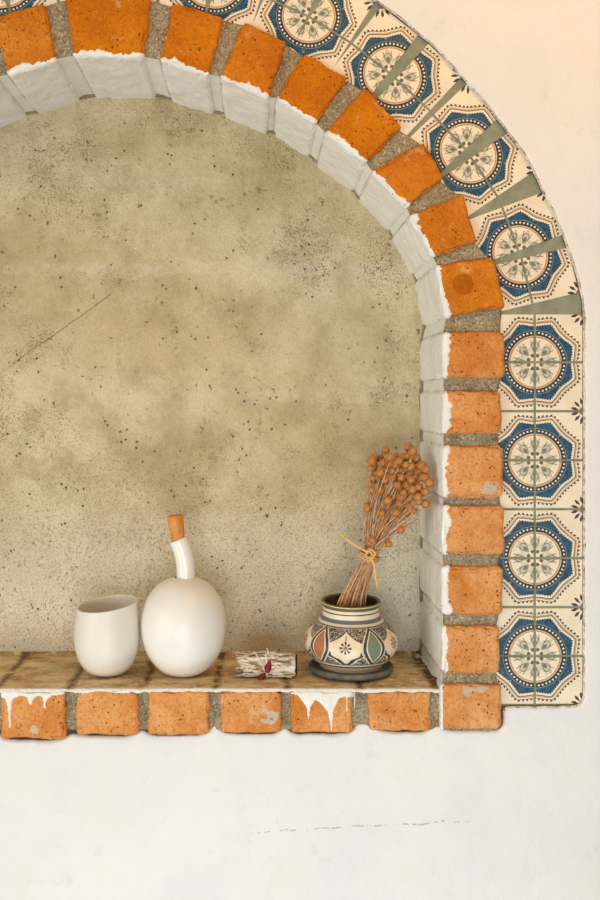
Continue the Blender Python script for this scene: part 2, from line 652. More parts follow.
M = dict(brick=m_brick(), mortar=m_mortar('sandy_mortar', (150, 134, 104), (178, 162, 132)), lime=m_limewash(),
         plaster=m_plaster(), cement=m_cement(), bed=m_bed(), tile=m_tile(), grout=m_grout(), lip=m_lip())

# ------------------------------------------------------------------ bricks
# front faces in photo pixels: inner start, outer start, outer end, inner end (clockwise round the arch)
ARCH = [
    ((74, 56), (64, -4), (152, -4), (142, 57)),
    ((160, 60), (172, 2), (224, 16), (208, 75)),
    ((220, 77), (244, 21), (287, 41), (268, 98)),
    ((276, 98), (304, 52), (348, 77), (316, 124)),
    ((325, 132), (366, 87), (402, 127), (366, 163)),
    ((372, 172), (423, 141), (444, 178), (406, 207)),
    ((410, 216), (463, 194), (478, 242), (433, 257)),
    ((437, 266), (495, 258), (506, 307), (446, 317)),
]
JAMB = [(332, 378, 505), (391, 434, 502), (446, 498, 504), (506, 555, 505), (567, 615, 503), (626, 674, 500), (685, 730, 502)]
PAINT_ARCH = [5, 4, 5, 4, 4, 4, 4, 4]
PAINT_J = [5, 7, 6, 6, 10, 4, 0.5]
SILL = [(-228, -149), (-142, -77), (-68, -6), (1, 65), (76, 138), (147.5, 209), (221, 281.5), (291, 352.5), (369, 431)]
SBOT = [737, 737, 737, 739, 735.5, 735.5, 733.5, 733.5, 731.5]


def mirror(q):
    m = [(2 * XSYM - x, y) for x, y in q]
    return [m[3], m[2], m[1], m[0]]


def brick(mb, skin, quad, yf, yb, res, seed, tone, paint=None, marks=(), rad=.006, amp=.0011):
    C = [P(x, y, yf) for x, y in quad]
    s0, o0, o1, s1 = C
    La = .5 * (np.linalg.norm(s1 - s0) + np.linalg.norm(o1 - o0))
    Lb = .5 * (np.linalg.norm(o0 - s0) + np.linalg.norm(o1 - s1))
    Lc = yb - yf
    na, nb, nc = max(4, int(La / res)), max(4, int(Lb / res)), max(6, int(Lc / (res * 2.2)))
    ta, tb = np.linspace(0, 1, na + 1), np.linspace(0, 1, nb + 1)
    tc = np.linspace(0, 1, nc + 1) ** 1.6
    keys, fl = [], []

    def face(I, J, fn):
        g = [[fn(i, j) for j in J] for i in I]
        g = np.array(g)                                  # [I,J,3]
        k = (g[..., 0] * (nb + 1) + g[..., 1]) * (nc + 1) + g[..., 2]
        return np.stack([k[:-1, :-1], k[1:, :-1], k[1:, 1:], k[:-1, 1:]], -1).reshape(-1, 4)
    A, B, Cc = range(na + 1), range(nb + 1), range(nc + 1)
    fl = [face(A, B, lambda i, j: (i, j, 0)),
          face(Cc, A, lambda i, j: (j, 0, i)), face(A, Cc, lambda i, j: (i, nb, j)),
          face(B, Cc, lambda i, j: (0, i, j)), face(Cc, B, lambda i, j: (na, j, i))]
    F = np.concatenate(fl)
    uk, inv = np.unique(F, return_inverse=True)
    F = inv.reshape(F.shape)
    kc = uk % (nc + 1)
    kb = (uk // (nc + 1)) % (nb + 1)
    ka = uk // ((nc + 1) * (nb + 1))
    L = np.array([La, Lb, Lc])
    q = np.stack([ta[ka], tb[kb], tc[kc]], -1) * L
    lo = np.array([rad, rad, rad])
    hi = L - np.array([rad, rad, 0])
    cl = np.clip(q, lo, hi)
    d = q - cl
    dn = np.linalg.norm(d, axis=1)[:, None] + 1e-12
    nrm = d / dn
    so = np.array([seed * 3.7, seed * 1.3, seed * 2.1])
    rr = rad * (1 + .0 * q[:, :1])
    q = cl + nrm * rr
    big = fbm(q + so, 32, seed, 2)
    fine = fbm(q + so, 170, seed + 5, 3)
    edge = 1 - np.clip((np.sort(np.abs(nrm), axis=1)[:, 2:3] - .7) / .3, 0, 1)   # 1 on rounded edges
    chip = np.clip(fbm(q + so, 75, seed + 9, 2) - .12, 0, 1)[:, None] * edge * .012
    med = fbm(q + so, 62, seed + 2, 2)
    gain = 1 + 1.3 * (1 - np.abs(nrm[:, 2])) * (np.clip(.03 - q[:, 2], 0, .03) / .03)
    q2 = q + nrm * (amp * (1.5 * big + .8 * med * gain + .5 * fine * gain))[:, None] - nrm * chip

    def world(q):
        a, b = (q[:, 0] / La)[:, None], (q[:, 1] / Lb)[:, None]
        w = (s0 * (1 - b) + o0 * b) * (1 - a) + (s1 * (1 - b) + o1 * b) * a
        w = w.copy()
        w[:, 1] = yf + q[:, 2]
        return w
    W = world(q2)
    ta_ = np.full(len(W), float(tone))
    fr_ = nrm[:, 2] < -.5
    for kind_, ma, mb_, mr in marks:
        dd = np.hypot(q[:, 0] - ma * La, q[:, 1] - mb_ * Lb)
        if kind_ == 'knot':                  # round stain with a pit in the middle
            ta_[fr_ & (dd < mr)] = 2.0
            W[:, 1] += np.where(fr_, .0035 * np.clip(1 - np.hypot(q[:, 0] - (ma + .06) * La, q[:, 1] - mb_ * Lb) / .0038, 0, 1), 0)
        else:                                # smear of grey mortar left on the face
            w_ = dd / mr + .8 * fbm(q + so, 110, seed + 31, 3)
            ta_[fr_ & (w_ < .75)] = -1.0
    mb.add(W, [F], attr=ta_)
    if skin is not None and paint is not None:
        mask = paint(q, nrm, W, L, seed)
        keep = mask[F].mean(1) > .5
        Fk = F[keep]
        if len(Fk):
            u, inv = np.unique(Fk, return_inverse=True)
            cnt = np.zeros(len(W))
            np.add.at(cnt, Fk.ravel(), 1)
            tot = np.zeros(len(W))
            np.add.at(tot, F.ravel(), 1)
            t = np.where(cnt[u] < tot[u], .0001, .0011)      # paint film thins to nothing at its rim
            S = world(q2[u] + nrm[u] * t[:, None])
            skin.add(S, [inv.reshape(Fk.shape)])


def reveal_paint(width):
    def fn(q, nrm, W, L, seed):
        so = np.array([seed * 5.1, seed * 2.3, 0])
        line = np.stack([q[:, 0], q[:, 0] * 0 + seed, q[:, 1] * .4], -1)
        thr = width * PXM * (.95 + .6 * vnoise(line, 45, seed)) + .0046 * fbm(line, 190, seed + 3, 3)
        front = (q[:, 1] < thr) & (nrm[:, 1] < .5)
        chips = fbm(q + so, 120, seed + 4, 3) > .60
        inner = (nrm[:, 1] < -.5)
        side = (np.abs(nrm[:, 0]) > .6) & (q[:, 1] < .006)
        return ((front | inner | side) & ~(chips & (nrm[:, 2] < -.2))).astype(float)
    return fn


S4 = np.array([(288, 694), (291, 694), (297.5, 695), (303, 702), (306.5, 707), (307.7, 719), (309.2, 719), (310.7, 707), (315, 700), (320, 702.5),
               (327.5, 711), (330, 723), (331.1, 731), (332.1, 731), (332.8, 722), (334, 710), (339, 699), (343, 697.5),
               (345.9, 697.5), (346.2, 712), (347.7, 712), (348, 697.5), (353, 697)])
S0 = np.array([(0, 697), (5, 699), (7.5, 708), (9, 728), (11, 728), (11.6, 706), (13, 699), (20, 696), (26.7, 697), (29.2, 704.5), (32, 704.5),
               (33.4, 699), (37.5, 696), (42.5, 697), (43.6, 708), (45.6, 709), (46.7, 700), (51.7, 696), (61.7, 695), (66, 693)])


def sill_paint(idx):
    def fn(q, nrm, W, L, seed):
        k = PXM * (D + W[:, 1]) / D
        px = VX + W[:, 0] / k
        py = VY - (W[:, 2] - ZC) / k
        line = np.stack([W[:, 0], W[:, 0] * 0, W[:, 0] * 0], -1)
        if idx == 7:
            e = np.interp(px, S4[:, 0], S4[:, 1])
        elif idx == 3:
            e = np.interp(px, S0[:, 0], S0[:, 1])
        else:
            e = 692.2 + 1.6 * fbm(line, 110, seed, 3) + 1.5 * vnoise(line, 30, seed)
        return ((py < e) & (nrm[:, 1] < .9) & (W[:, 1] < YF + .007)).astype(float)
    return fn


# ---- the arch with its jambs
arch = empty('brick_arch', (P(XSYM, 400)[0], 0, LEDGE - .06))
tag(arch, 'arch of orange bricks with a white limewashed reveal, framing the grey niche', 'arch')
vous, lime = MB(), MB()
tones = [1, .97, .95, 1, 1, .92, .9, .92]
allq = []                     # (quad) in running order from the left foot to the right foot
right = [list(q) for q in ARCH[1:]]
for i, q in enumerate(ARCH):
    brick(vous, lime, q, YF - .001 * (i % 3), DEPTH + .006, .00155, 11 + i, tones[i], reveal_paint(PAINT_ARCH[i]), amp=.0014, marks=[('knot', .42, .38, .016)] if i == 7 else ())
for i, q in enumerate(ARCH[1:]):
    vis = i == 0
    brick(vous, lime, mirror(q), YF, DEPTH + .006, .00155 if vis else .004, 31 + i, .9, reveal_paint(PAINT_ARCH[i + 1] + (1 if vis else 0)), amp=.0014)
jl, jr = MB(), MB()
jt = [.35, .3, .12, .15, .25, .05, .1]
JQ = []
for i, (y0, y1, xr) in enumerate(JAMB):
    il = 443 if i < 6 else 441
    q = [(il, y0), (xr, y0 + (1 if i % 2 else 0)), (xr, y1), (il, y1)]
    JQ.append(q)
    brick(jr, lime, q, YF - .001 * (i % 2), DEPTH + .006, .00155, 51 + i, jt[i], reveal_paint(PAINT_J[i]), rad=.0065 if i != 6 else .007, marks={2: [('smear', .80, .76, .013)], 6: [('smear', .06, .45, .014), ('smear', .05, .7, .012)]}.get(i, ()))
    brick(jl, lime, mirror(q), YF, DEPTH + .006, .004, 71 + i, jt[i], reveal_paint(PAINT_J[i]))
order = [mirror(q) for q in JQ][::-1] + [mirror(q) for q in ARCH[1:]][::-1] + [list(q) for q in ARCH] + JQ
AO = np.array(arch.location)


def child(mb, name, mat, parent, smooth=True):
    o = mb.build(name, mat, None, smooth)
    o.parent = parent
    loc = np.zeros(3)
    p = parent
    while p is not None:
        loc += np.array(p.location)
        p = p.parent
    o.location = tuple(-loc)
    return o


# mortar: front strip between the bricks and the limewashed strip on the reveal
inn, outr = [], []
for q in order:
    for t in np.linspace(0, 1, 7):
        inn.append((1 - t) * np.array(q[0]) + t * np.array(q[3]))
        outr.append((1 - t) * np.array(q[1]) + t * np.array(q[2]))
inn, outr = np.array(inn), np.array(outr)


def dens(a, step):
    out = [a[:1]]
    for p, q in zip(a[:-1], a[1:]):
        pass
    return a


def resample_pair(a, b, step=2.0):
    A, B = [a[0]], [b[0]]
    for i in range(len(a) - 1):
        n = max(1, int(np.linalg.norm(b[i + 1] - b[i]) / step))
        for t in np.linspace(0, 1, n + 1)[1:]:
            A.append((1 - t) * a[i] + t * a[i + 1])
            B.append((1 - t) * b[i] + t * b[i + 1])
    return np.array(A), np.array(B)


inn, outr = resample_pair(inn, outr)
mort = MB()
nb = 26
tb = np.linspace(0, 1, nb)
px = inn[:, None] * (1 - tb[None, :, None]) + outr[:, None] * tb[None, :, None]
rad_dir = (outr - inn) / np.linalg.norm(outr - inn, axis=1)[:, None]
in2 = inn + rad_dir * .25
out2 = outr - rad_dir * 4.0
px = in2[:, None] * (1 - tb[None, :, None]) + out2[:, None] * tb[None, :, None]
k = PXM
Wm = np.stack([(px[..., 0] - VX) * k, np.zeros(px.shape[:2]) - .002, ZC + (VY - px[..., 1]) * k], -1)
Wm[..., 1] += .0022 * fbm(Wm.reshape(-1, 3), 60, 3, 3).reshape(px.shape[:2]) + .0008 * vnoise(Wm.reshape(-1, 3), 300, 9).reshape(px.shape[:2])
Wm[:, -1, 1] += .004
Wm[:, 0, 1] += .0005
mort.add(Wm.reshape(-1, 3), [grid_faces(len(px), nb)])
# strip on the reveal
ny = 30
ys = np.linspace(-.0022, DEPTH + .007, ny)
i3 = inn + rad_dir * .1
Wl = np.stack([np.repeat(((i3[:, 0] - VX) * k)[:, None], ny, 1), np.repeat(ys[None], len(i3), 0),
               np.repeat((ZC + (VY - i3[:, 1]) * k)[:, None], ny, 1)], -1)
nn = fbm(Wl.reshape(-1, 3), 70, 21, 3).reshape(len(i3), ny) * .0009
rd = np.stack([rad_dir[:, 0], np.zeros(len(rad_dir)), -rad_dir[:, 1]], -1)
Wl = Wl + rd[:, None] * nn[..., None]
ends = np.array([q[3] for q in order] + [q[0] for q in order], float)
de = np.min(np.linalg.norm(inn[:, None] - ends[None], axis=2), 1)
jt_ = np.clip(1 - de / 2.2, 0, 1)[:, None] * (.55 + .6 * fbm(Wl.reshape(-1, 3), 60, 77, 2).reshape(len(i3), ny))
lime.add(Wl.reshape(-1, 3), [grid_faces(len(i3), ny)[:, ::-1]], attr=np.clip(jt_, 0, 1).ravel())
# cement fillet where the reveal meets the back wall
nf = 7
tf = np.linspace(0, 1, nf)
jn = 1 + .6 * fbm(np.stack([inn[:, 0], inn[:, 1], inn[:, 0] * 0], -1), .05, 4, 3)
fx = []
for j, t in enumerate(tf):
    off = (-.2 - 2.4 * t ** 1.6 * jn)[:, None]
    yy = DEPTH - (.010 * jn) * (1 - t) ** 1.6
    p = inn + rad_dir * (off + .4)
    fx.append(np.stack([(p[:, 0] - VX) * k, yy, ZC + (VY - p[:, 1]) * k], -1))
fx = np.stack(fx, 1)
mort.add(fx.reshape(-1, 3), [grid_faces(len(inn), nf)[:, ::-1]])
# hidden masonry behind the bricks' outer ends keeps daylight out of the wall
o4 = outr - rad_dir * 5
Wo = np.stack([np.stack([(o4[:, 0] - VX) * k, np.full(len(o4), yy), ZC + (VY - o4[:, 1]) * k], -1) for yy in (.0, .05, DEPTH)], 1)
mort.add(Wo.reshape(-1, 3), [grid_faces(len(o4), 3)])
child(vous, 'arch_ring', M['brick'], arch)
child(jr, 'jamb', M['brick'], arch)
child(jl, 'jamb', M['brick'], arch)
child(mort, 'mortar', M['mortar'], arch)
tag(child(lime, 'limewash', M['lime'], arch), 'white limewash on the brick reveal')

# ---- the ledge
ledge = empty('brick_ledge', (P(XSYM, 400)[0], 0, LEDGE - .07))
tag(ledge, 'brick ledge along the foot of the niche, dusty mortar on top, white drips below', 'ledge')
sb, sl, sm, bed = MB(), MB(), MB(), MB()
for i, ((x0, x1), yb) in enumerate(zip(SILL, SBOT)):
    top = 691.0
    q = [(x0, top), (x0, yb), (x1, yb - (1 if i % 2 else 0)), (x1, top)]
    # run right to left so that the brick's first edge is its top
    q = [(x1, top), (x1, yb), (x0, yb), (x0, top)]
    vis = i >= 2
    res = .0011 if i in (3, 7) else (.0015 if vis else .004)
    brick(sb, sl, q, YF - .001 * (i % 2), DEPTH, res, 91 + i, [.3, .3, .3, .4, .3, .25, .2, .28, .18][i], sill_paint(i), rad=.0055, marks=[('smear', .18, .55, .014), ('smear', .3, .7, .008)] if i == 6 else ([('smear', .5, .8, .008)] if i == 3 else ()))
# mortar front between sill bricks
xs = np.linspace(-236, 441, 340)
yy_ = np.linspace(690, 729, 22)
GX, GY = np.meshgrid(xs, yy_, indexing='ij')
Ws = np.stack([(GX - VX) * k, np.full(GX.shape, -.002), ZC + (VY - GY) * k], -1)
Ws[..., 1] += .002 * fbm(Ws.reshape(-1, 3), 60, 33, 3).reshape(GX.shape)
sm.add(Ws.reshape(-1, 3), [grid_faces(len(xs), 22)[:, ::-1]])
# limewash film down the joint beside the dripped brick, as in the photo
# top bed
XL, XR = P(-226, 0)[0], P(442.5, 0)[0]
bx = np.linspace(XL, XR, 460)
by = np.concatenate([[YF + .0005, YF + .0006], np.linspace(YF + .002, DEPTH + .002, 100)])
BX, BY = np.meshgrid(bx, by, indexing='ij')
joints = [.5 * (SILL[i][1] + SILL[i + 1][0]) for i in range(len(SILL) - 1)] + [436]
jx = (np.array(joints) - VX) * k
jw = fbm(np.stack([BX, BY, BX * 0], -1).reshape(-1, 3), 30, 6, 2).reshape(BX.shape) * .006
jd = np.min(np.abs((BX + jw)[..., None] - jx), -1)
jm = np.clip(1 - jd / .010, 0, 1)
bz = LEDGE - .0008 + .0011 * fbm(np.stack([BX * .6, BY, BX * 0], -1).reshape(-1, 3), 38, 2, 3).reshape(BX.shape) - .0012 * jm
bz[:, 0] -= .0045 + .0015 * vnoise(np.stack([bx, bx * 0, bx * 0], -1), 90, 8)
bz[:, 1] -= .0018
# bed rising into the corners
bz += .006 * np.clip((BY - DEPTH + .014) / .014, 0, 1) ** 2 + .006 * np.clip((BX - XR + .012) / .012, 0, 1) ** 2 * np.clip(BY / .03, 0, 1)
corner = np.clip((BX - XR + .03) / .03, 0, 1) * np.clip(BY / .05, 0, 1) + np.clip((BY - DEPTH + .02) / .02, 0, 1) * .6  # darkens the bed towards the back and right corners
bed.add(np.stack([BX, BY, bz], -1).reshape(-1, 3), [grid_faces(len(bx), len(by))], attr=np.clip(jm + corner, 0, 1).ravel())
tube(sl, [P(354.3, 689.5, -.0125), P(354.4, 691.5, -.006), P(354.4, 694, -.0025), P(354.6, 701, -.0024), P(354.4, 709, -.0022)], [.0016, .0016, .0014, .0013, .0008], 8)
child(sb, 'brick_course', M['brick'], ledge)
child(sm, 'mortar', M['mortar'], ledge)
child(bed, 'mortar_bed', M['bed'], ledge)
tag(child(sl, 'paint_drips', M['lime'], ledge), 'white paint run over the front edge')

# ------------------------------------------------------------------ tile border
tb_ = empty('tile_border', (P(540, 0)[0], 0, P(0, 705)[2]))
tag(tb_, 'border of blue and cream medallion tiles around the outside of the brick arch', 'tiles')
T = 49.0
YT = .002
rows = []                       # cx, cy, angle, half ('u' upper / 'l' lower)
for i in range(8):
    rows.append((535.0, 313.2 + 49.0 * (i + .5), 0.0, 'u' if i % 2 == 0 else 'l'))
arc_rows = [(527.3, 281, 13.6), (510.5, 229, 20.2), (484.5, 177, 34.3), (449.5, 132, 43.4), (413, 94.5, 47), (370.5, 58, 52),
            (330, 29.5, 58), (286, 6, 66), (239, -11, 73), (186, -22.5, 82), (132.6, -26, 90)]
for i, (cx, cy, a) in enumerate(arc_rows):
    rows.append((cx, cy, a, 'l' if i % 2 == 0 else 'u'))
tiles = MB()


def add_tile(c, ex, ey, w, h, uv0, uv1, seed):
    """c centre (x,z), ex/ey unit axes in the wall, w/h size, bevelled slab"""
    bv = .0012
    hw, hh = w / 2, h / 2
    tilt = rng.normal(0, .0002, 2)
    pts, uvs = [], []
    for lvl, (ins, y) in enumerate(((0, YT + .006), (0, YT + .0007), (bv, YT))):
        for sx, sy in ((-1, -1), (1, -1), (1, 1), (-1, 1)):
            lx, ly = sx * (hw - ins), sy * (hh - ins)
            p = c + ex * lx + ey * ly
            pts.append((p[0], y + tilt[0] * sx + tilt[1] * sy, p[1]))
            fu, fv = .5 + lx / (T * PXM), .5 + ly / (T * PXM)
            uvs.append((uv0[0] + (uv1[0] - uv0[0]) * fu, uv0[1] + (uv1[1] - uv0[1]) * fv))
    F = []
    for l in (0, 1):
        for j in range(4):
            j2 = (j + 1) % 4
            F.append((l * 4 + j, l * 4 + j2, l * 4 + 4 + j2, l * 4 + 4 + j))
    F.append((8, 9, 10, 11))
    tiles.add(pts, [np.array(F)], uv=uvs)


def add_row(cx, cy, a, half, flip=False):
    kk = PXM * (D + YT) / D
    for side in (-1, 1):                # inner, outer tile
        th = math.radians(a)
        ex = np.array([math.cos(th), math.sin(th)])      # outward
        ey = np.array([-math.sin(th), math.cos(th)])     # up
        c = np.array([(cx - VX) * kk, ZC + (VY - cy) * kk]) + ex * side * T / 2 * kk
        g = 2.4 * kk
        if flip:
            m = (XSYM - VX) * kk
            c = np.array([2 * m - c[0], c[1]])
            ex, ey = np.array([-ex[0], ex[1]]), np.array([-ey[0], ey[1]])
        u0, u1 = (0, .5) if side < 0 else (.5, 1)
        v0, v1 = (.5, 1) if half == 'u' else (0, .5)
        if flip:                        # keep the winding outward
            add_tile(c, -ex, ey, T * kk - g, T * kk - g, (u1, v0), (u0, v1), 0)
        else:
            add_tile(c, ex, ey, T * kk - g, T * kk - g, (u0, v0), (u1, v1), 0)


for r in rows:
    add_row(*r)
    add_row(*r, flip=True)

# outline of the plaster around the tiles (right half, from the top down), photo pixels
OUT_R = [(108, -80), (150, -79), (205, -70), (256, -58), (306, -39), (358, -10), (402, 20), (438, 51), (460, 76), (483, 101), (506, 131), (522, 152),
         (536, 178), (550, 206), (563, 237), (570, 256), (576, 276), (581, 297), (583, 314), (583, 400), (583.5, 500), (583, 600), (583.5, 690),
         (582, 702), (576, 706), (540, 706), (505, 706.5), (502.5, 708), (503, 722), (501, 728.5), (496, 730)]
BOT = [(470, 730.5), (452, 730), (444, 728.5), (437, 724), (430, 728.5), (424, 732), (400, 732.5), (384, 731), (374, 727), (366, 722), (356, 724), (351, 733),
       (322, 734), (296, 734), (290, 731), (284, 725.5), (280, 731), (272, 734), (240, 734), (225, 733), (220, 729), (214, 722.5), (210, 730), (203, 735),
       (180, 736), (155, 735.5), (147, 733), (142, 728), (137, 733), (128, 736), (90, 736), (78, 734), (70, 733), (65, 737.5), (56, 740), (20, 740), (5, 738.5),
       (1, 735), (-3, 730), (-8, 736), (-66, 737), (-72, 730), (-80, 737), (-140, 737), (-145, 730), (-150, 737), (-220, 737), (-232, 730)]
OUT_L = [(2 * XSYM - x, y) for x, y in OUT_R][::-1]
outline = np.array(OUT_R + BOT + [p for p in OUT_L[1:] if True][:-1], float)
# even spacing
seg = np.vstack([outline, outline[:1]])
out = []
for p, q in zip(seg[:-1], seg[1:]):
    n = max(1, int(np.linalg.norm(q - p) / 2.5))
    for t in np.linspace(0, 1, n, endpoint=False):
        out.append(p * (1 - t) + q * t)
out = np.array(out)
for _ in range(2):
    out = (np.roll(out, 1, 0) + 2 * out + np.roll(out, -1, 0)) / 4
sm_ = out.copy()
nrm2 = np.roll(sm_, -1, 0) - np.roll(sm_, 1, 0)
nrm2 = np.stack([-nrm2[:, 1], nrm2[:, 0]], -1)
nrm2 /= np.linalg.norm(nrm2, axis=1)[:, None] + 1e-9
cen = np.array([150.0, 400.0])
sgn = np.sign(np.mean(np.sum(nrm2 * (out - cen), 1)))
nrm2 *= sgn
for _ in range(30):
    nrm2 = (np.roll(nrm2, 1, 0) + 2 * nrm2 + np.roll(nrm2, -1, 0)) / 4
nrm2 /= np.linalg.norm(nrm2, axis=1)[:, None]
jit = fbm(np.stack([out[:, 0], out[:, 1], out[:, 0] * 0], -1), .09, 12, 3)
out = out + nrm2 * (jit * .9)[:, None]

# grout bed behind the tiles
gb = MB()
ins = []
for t in np.linspace(0, 1, 14):
    pass
ang = np.arctan2(out[:, 1] - cen[1], out[:, 0] - cen[0])
selr = np.ones(len(out), bool)
kk = PXM
# ring from the outline inwards 96 px along the direction to the nearest brick ring
oi = out + nrm2 * 1.5
nr = 24
G = []
for t in np.linspace(0, 1, nr):
    G.append(oi - nrm2 * (t * 100))
# use the arch stations for the bed instead: inner = brick outer edge, outer = +88 px along the radial
sel = np.ones(len(outr), bool)
st_i = outr - rad_dir * 8


def fill_station(p, d):
    """distance from p along d to the outline"""
    best = 90.0
    a = out
    b = np.roll(out, -1, 0)
    e = b - a
    den = d[0] * e[:, 1] - d[1] * e[:, 0]
    w = a - p
    with np.errstate(divide='ignore', invalid='ignore'):
        tt = (w[:, 0] * e[:, 1] - w[:, 1] * e[:, 0]) / den
        uu = (w[:, 0] * d[1] - w[:, 1] * d[0]) / den
    ok = (uu >= 0) & (uu <= 1) & (tt > 0) & np.isfinite(tt)
    if ok.any():
        best = tt[ok].min()
    return best


step = 2
si, sd = st_i[::step], rad_dir[::step]
keepst = []
GP = []
for p, d in zip(si, sd):
    if p[1] > 704 and True:
        continue
    L_ = min(fill_station(p, d), 130) - .2
    GP.append(np.stack([p + d * (L_ * t) for t in np.linspace(0, 1, 40)]))
# close the foot of the border
GPl, GPr = GP[0].copy(), GP[-1].copy()
GPl[:, 1], GPr[:, 1] = 706.5, 706.5
GP = np.array([GPl] + GP + [GPr])
WG = np.stack([(GP[..., 0] - VX) * kk, np.full(GP.shape[:2], YT + .0017), ZC + (VY - GP[..., 1]) * kk], -1)
WG[..., 1] += .0002 * fbm(WG.reshape(-1, 3), 120, 5, 3).reshape(GP.shape[:2])
gb.add(WG.reshape(-1, 3), [grid_faces(GP.shape[0], 40)])
child(tiles, 'tilework', M['tile'], tb_, smooth=False)
tag(child(gb, 'grout', M['grout'], tb_), 'green-grey grout in joints and wedges')

# ------------------------------------------------------------------ walls (setting)
wall, lip = MB(), MB()
x0, x1, y0, y1 = -900.0, 1250.0, -560.0, 1400.0
rim = []
for p in out:
    d = p - cen
    s = []
    if d[0] > 0: s.append((x1 - cen[0]) / d[0])
    if d[0] < 0: s.append((x0 - cen[0]) / d[0])
    if d[1] > 0: s.append((y1 - cen[1]) / d[1])
    if d[1] < 0: s.append((y0 - cen[1]) / d[1])
    rim.append(cen + d * min(s))
rim = np.array(rim)
YP = -.0035
levels = []
lipn = 1 + .5 * jit
for (off, y) in ((0.0, .0012), (0.05, .0004), (.5, -.0010), (1.5, YP + .0010), (2.6, YP + .0002), (3.8, YP)):
    p = out + nrm2 * (off * lipn)[:, None]
    levels.append(np.stack([(p[:, 0] - VX) * kk, np.full(len(p), y), ZC + (VY - p[:, 1]) * kk], -1))
base = out.copy()
for _ in range(160):
    base = (np.roll(base, 1, 0) + 2 * base + np.roll(base, -1, 0)) / 4
dirn = (base - cen) / np.linalg.norm(base - cen, axis=1)[:, None]
gap_ = np.sum((out - cen) * dirn, 1) - np.sum((base - cen) * dirn, 1)
push = np.full(len(out), 14.0)
base = base + dirn * (np.maximum(gap_, 0) + push)[:, None]
for _ in range(60):
    base = (np.roll(base, 1, 0) + 2 * base + np.roll(base, -1, 0)) / 4
db = (base - cen)
rim = []
for d in db:
    q = []
    if d[0] > 0: q.append((x1 - cen[0]) / d[0])
    if d[0] < 0: q.append((x0 - cen[0]) / d[0])
    if d[1] > 0: q.append((y1 - cen[1]) / d[1])
    if d[1] < 0: q.append((y0 - cen[1]) / d[1])
    rim.append(cen + d * min(q))
rim = np.array(rim)
for t in (.0, .04, .09, .16, .26, .42, .65, 1.0):
    p = base * (1 - t) + rim * t
    levels.append(np.stack([(p[:, 0] - VX) * kk, np.full(len(p), YP), ZC + (VY - p[:, 1]) * kk], -1))
WL = np.stack(levels, 1)
w2 = WL.reshape(-1, 3)
soft = np.tile(np.concatenate([[0, 0, .3, .6, 1, 1], np.ones(8)]), len(out))
w2[:, 1] += soft * (.0018 * fbm(w2, 9, 44, 3))
Fw = grid_faces(len(out), WL.shape[1], True)
if sgn < 0:
    pass
wall.add(w2, [Fw])
wf = wall.build('wall_front', M['plaster'])
tag(wf, 'white plaster wall around the arched niche', 'wall', kind='structure')
# rim of the plaster along the tiles: a thin rough bead, mottled brown
bead_pts = []
sel = (out[:, 1] < 712) & (out[:, 0] > 100)
idx = np.where(sel)[0]
pb = out[idx] + nrm2[idx] * .7
pb = np.stack([(pb[:, 0] - VX) * kk, np.full(len(pb), -.0012), ZC + (VY - pb[:, 1]) * kk], -1)
lp = tube
good = np.concatenate([[True], np.linalg.norm(np.diff(pb, axis=0), axis=1) < .012])
cut = np.where(~good)[0]
pb = pb[:cut[0]] if len(cut) else pb
tube(lip, pb, .0017 + .0009 * fbm(pb, 120, 2, 3), 7)
lo = child(lip, 'plaster_edge', M['lip'], wf)

back = MB()
bxs = np.linspace(P(-420, 0, DEPTH)[0], P(680, 0, DEPTH)[0], 220)
bzs = np.linspace(P(0, 820, DEPTH)[2], P(0, -60, DEPTH)[2], 180)
BX2, BZ2 = np.meshgrid(bxs, bzs, indexing='ij')
WB = np.stack([BX2, np.full(BX2.shape, DEPTH), BZ2], -1)
WB[..., 1] += .0022 * fbm(WB.reshape(-1, 3), 11, 61, 3).reshape(BX2.shape) + .0005 * fbm(WB.reshape(-1, 3), 90, 62, 2).reshape(BX2.shape)
back.add(WB.reshape(-1, 3), [grid_faces(220, 180)])
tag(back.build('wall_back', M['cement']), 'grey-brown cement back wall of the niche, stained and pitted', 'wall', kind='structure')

# ------------------------------------------------------------------ cup
def at(px, y):
    return np.array([P(px, 0, y)[0], y, LEDGE])


m_cup = m_ceramic('matte_white_stoneware', (222, 217, 204), (228, 223, 212), .42)
cy_ = .066
s = PXM * (D + cy_) / D
cup_h = (674 - 604.5) * s
cup = empty('ceramic_cup', at(107.3, cy_))
tag(cup, 'white rounded stoneware cup with a slanted rim, beside the round bottle', 'cup')
cb = MB()
prof = [(0.001, 0), (10, 0), (14, .3), (20, 3.5), (25, 9), (29, 17), (31.6, 26), (32.6, 36), (32.4, 46), (31.6, 57), (30.6, 66), (30.2, 71), (29.8, 72.2),
        (29.0, 72.4), (28.3, 71.5), (28.4, 66), (29.4, 50), (29.8, 36), (27, 20), (20, 8), (8, 4.5), (.001, 4)]
pr = catmull(np.array(prof) * s * np.array([1, cup_h / s / 72.0]), 4)
pr[:, 0] = np.maximum(pr[:, 0], .0004)


def cupwarp(p):
    p = p.copy()
    w = np.clip(p[:, 2] / cup_h, 0, 1.1) ** 3
    p[:, 2] += w * (p[:, 0] * .115 + p[:, 1] * .085)
    return p


lathe(cb, pr, 72, (0, 0, .0014), cupwarp, cap0=True)
cup_body = cb.build('body', m_cup, cup)

